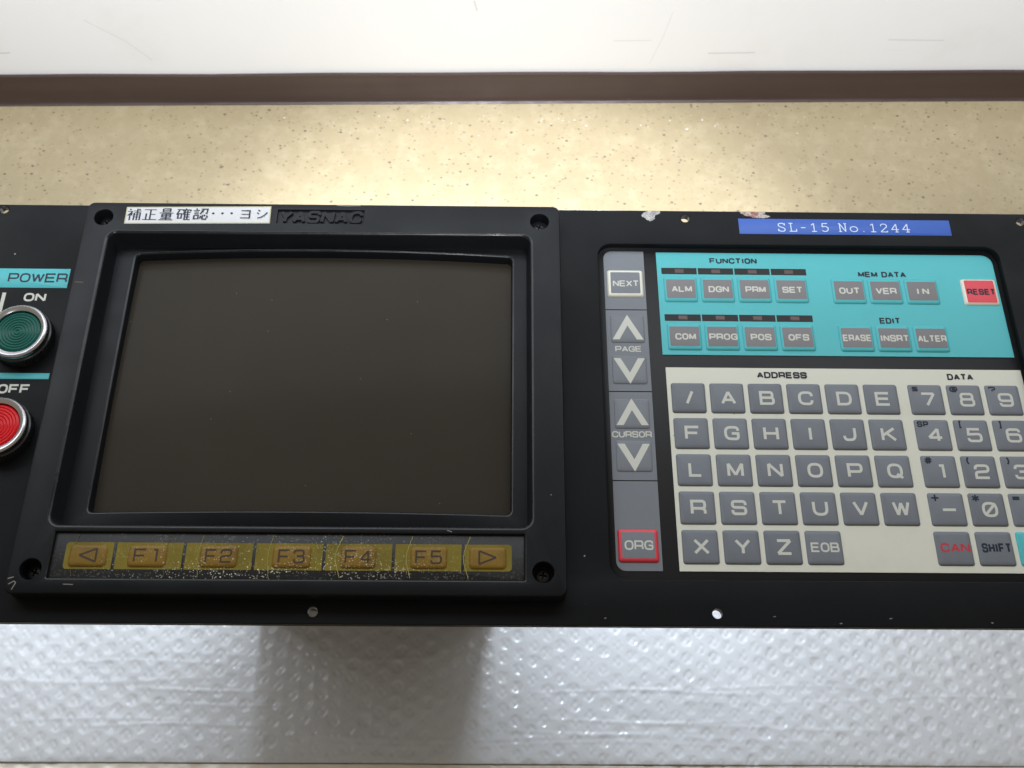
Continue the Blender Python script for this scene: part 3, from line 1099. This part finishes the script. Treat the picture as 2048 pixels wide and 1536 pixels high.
ADDR = ['/ABCDE', 'FGHIJK', 'LMNOPQ', 'RSTUVW', 'XYZ']
for r, ss in enumerate(ADDR):
    y0, y1 = row_y(r)
    for c, ch in enumerate(ss):
        x0 = 17.0 * c + .1
        o = key(x0, y0, x0 + 15.0, y1, 'key_grey', 'key_grey', (1.6, 1.6), 'grey key marked ' + ('with a slash' if ch == '/' else ch))
        wd = {'I': 2.6, '/': 5.6, 'W': 7.4, 'M': 7.0, 'J': 5.8, 'L': 5.8}.get(ch, 6.6)
        legend(o, ch, wd, 6.7, 1.2, 'ink_white', .3)
y0, y1 = row_y(4)
o = key(51.1, y0, 66.1, y1, 'key_grey', 'key_grey', (1.6, 1.6), 'grey key marked EOB')
legend(o, 'EOB', 11.7, 4.1, .75, 'ink_white', .1)
DATA = [[('7', '$'), ('8', '@'), ('9', '?')], [('4', 'SP'), ('5', '['), ('6', ']')], [('1', '#'), ('2', '('), ('3', ')')], [('-', '+'), ('0', '*'), ('.', '=')]]
for r, rw in enumerate(DATA):
    y0, y1 = row_y(r)
    for c, (ch, sh) in enumerate(rw):
        x0 = 104.9 + 17.1 * c
        o = key(x0, y0, x0 + 15.0, y1, 'key_grey', 'key_grey', (1.6, 1.6), 'grey number key marked ' + {'-': 'minus', '.': 'point', '0': '0 with a slash'}.get(ch, ch))
        legend(o, ch, {'1': 5.2, '.': 2.4}.get(ch, 6.6), 6.7, 1.15, 'ink_white', .6, -.1)
        wd = {'SP': 5.0, '@': 3.7, '$': 2.7, '#': 3.6, '[': 2.6, ']': 2.6, '(': 2.6, ')': 2.6, '*': 3.6, '+': 3.8, '=': 3.6}.get(sh, 3.3)
        legend(o, sh, wd, 2.9 if sh in ('SP', '=', '$', '?', '@') else 3.7, .74, 'ink_dark', -4.6 if len(sh) == 1 else -4.0, 4.9, 'shift_legend')
y0, y1 = row_y(4)
for c, (ch, mt) in enumerate((('CAN', 'ink_red'), ('SHIFT', 'ink_dark'))):
    x0 = 104.6 + 17.1 * c
    o = key(x0, y0, x0 + 15.0, y1, 'key_grey', 'key_grey', (1.6, 1.6), 'grey key marked %s in %s letters' % (ch, 'red' if c == 0 else 'black'))
    legend(o, ch, 12.2, 4.0, .85, mt, .3, .2)
key(138.6, y0, 153.6, y1, 'cyan', 'cyan', (1.6, 1.6), 'turquoise key in the bottom row')
lettering('lettering', 'ADDRESS', 49.9, 4.3, 22.3, 3.2, .03, .80, 'ink_dark', sheet, gap=.07)
lettering('lettering', 'DATA', 129.4, 4.1, 11.6, 3.2, .03, .80, 'ink_dark', sheet, gap=.07)

# function block
for yw, yb, names in ((58.55, 48.45, ('ALM', 'DGN', 'PRM', 'SET')), (33.45, 23.3, ('COM', 'PROG', 'POS', 'OFS'))):
    for c, nm in enumerate(names):
        x0 = -.45 + 17.08 * c
        b = MB()
        b.loft([rr(x0, yw - 1.75, x0 + 16.5, yw + 1.75, .1, .01), rr(x0 + .05, yw - 1.7, x0 + 16.45, yw + 1.7, .1, .06)], (False, True))
        lw = b.build('lamp_window', 'window_dark', panel)
        b = MB()
        b.loft([rr(x0 + 6.3, yw - 1.1, x0 + 10.4, yw + 1.1, .2, .07), rr(x0 + 6.4, yw - 1.0, x0 + 10.3, yw + 1.0, .2, .10)], (False, True))
        b.build('diode', 'diode_red', lw)
        x0 = .2 + 17.08 * c
        o = key(x0, yb - 6.8, x0 + 15.4, yb + 6.8, 'cyan', 'key_taupe', (.35, 1.7), 'grey key marked %s with turquoise edges' % nm, h=.8, border=(.97, 1.75))
        legend(o, nm, 9.4 if len(nm) == 3 else 12.8, 3.3, .70, 'ink_white', .4, -.1)
for yb, names in ((48.25, ('OUT', 'VER', 'IN')), (23.25, ('ERASE', 'INSRT', 'ALTER'))):
    for c, nm in enumerate(names):
        x0 = 78.1 + 17.0 * c
        o = key(x0, yb - 6.8, x0 + 15.4, yb + 6.8, 'cyan', 'key_taupe', (.35, 1.7), 'grey key marked %s with turquoise edges' % nm, h=.8, border=(.97, 1.75))
        legend(o, nm, {'IN': 5.8, 'OUT': 9.6, 'VER': 9.6}.get(nm, 13.0), 3.4, .70, 'ink_white', .2, -.1, gap=.45 if nm == 'IN' else .09)
o = key(138.6, 41.2, 155.0, 55.2, 'cream_line', 'red_film', (1.2, 1.2), 'red key marked RESET with a cream border', h=1.0, border=(1.3, 1.0))
legend(o, 'RESET', 13.2, 3.3, .76, 'ink_dark', .3, -.2, gap=.08)
lettering('lettering', 'FUNCTION', 33.6, 64.4, 22.3, 3.1, .03, .74, 'ink_dark', sheet, gap=.07)
lettering('lettering', 'MEM DATA', 102.7, 57.6, 22.4, 3.1, .03, .74, 'ink_dark', sheet, gap=.07)
lettering('lettering', 'EDIT', 102.6, 32.7, 9.6, 3.2, .03, .74, 'ink_dark', sheet, gap=.07)

# grey column
o = key(-26.0, 44.1, -9.4, 58.5, 'cream_line', 'grey_film', (1.5, 1.5), 'grey key marked NEXT with a cream border', h=1.0, border=(1.5, 1.5))
legend(o, 'NEXT', 12.0, 3.3, .62, 'ink_white', .2, -.4)
o = key(-26.3, -82.1, -9.7, -67.9, 'red_film', 'grey_film', (1.5, 1.5), 'grey key marked ORG with a red border', h=1.0, border=(1.5, 1.5))
legend(o, 'ORG', 11.8, 4.1, .7, 'ink_white', .2, 0)


def chevron(o, up, w, h, t):
    s = 1 if up else -1
    oy = (-5.6 if up else 5.6)
    # mitred arrow as one outline
    W2 = w / 2
    P = [(-W2, 0), (0, h), (W2, 0), (W2 - t, 0), (0, h - t * h / W2 * .98), (-W2 + t, 0)]
    z = o['_h'] + .02
    b = MB()
    b.v = [(x, oy + s * y, z) for x, y in P]
    b.f = [(0, 1, 4, 5), (1, 2, 3, 4)]
    b.mi = [0, 0]
    b.build('legend', 'ink_white', o)


for yc, up, nm in ((27.2, True, 'page up'), (6.4, False, 'page down'), (-15.2, True, 'cursor up'), (-35.2, False, 'cursor down')):
    o = key(-25.4, yc - 7.2, -10.0, yc + 7.2, 'grey_film', 'grey_film', (1.6, 1.6), 'grey key with a white %s arrow' % ('upward' if up else 'downward'), h=.5)
    chevron(o, up, 14.0, 12.8, 3.1)
lettering('lettering', 'PAGE', -17.8, 16.95, 11.8, 2.9, .06, .55, 'ink_white', sheet, gap=.07)
lettering('lettering', 'CURSOR', -18.2, -25.0, 17.2, 3.0, .06, .55, 'ink_white', sheet, gap=.07)

# small scratches and scuffs on the bezel
for pts, t, mt in (([(-266.0, 42.3), (-262.2, 42.1)], .3, 'crack_dark'), ([(-266.1, -96.0), (-264.2, -94.8), (-263.4, -95.4), (-264.5, -98.2)], .32, 'scratch'),
                   ([(-266.8, -93.8), (-264.6, -93.1)], .35, 'scratch'), ([(-152, 85.3), (-147, 85.2), (-141, 85.4)], .35, 'scratch'),
                   ([(-245, -95.9), (-241, -96)], .25, 'scratch'), ([(-96, -72.9), (-94, -73.6)], .3, 'scratch')):
    b = MB()
    ribbon(b, [Vector(p) for p in pts], BT + .02, t)
    b.build('scratch', mt, bez)
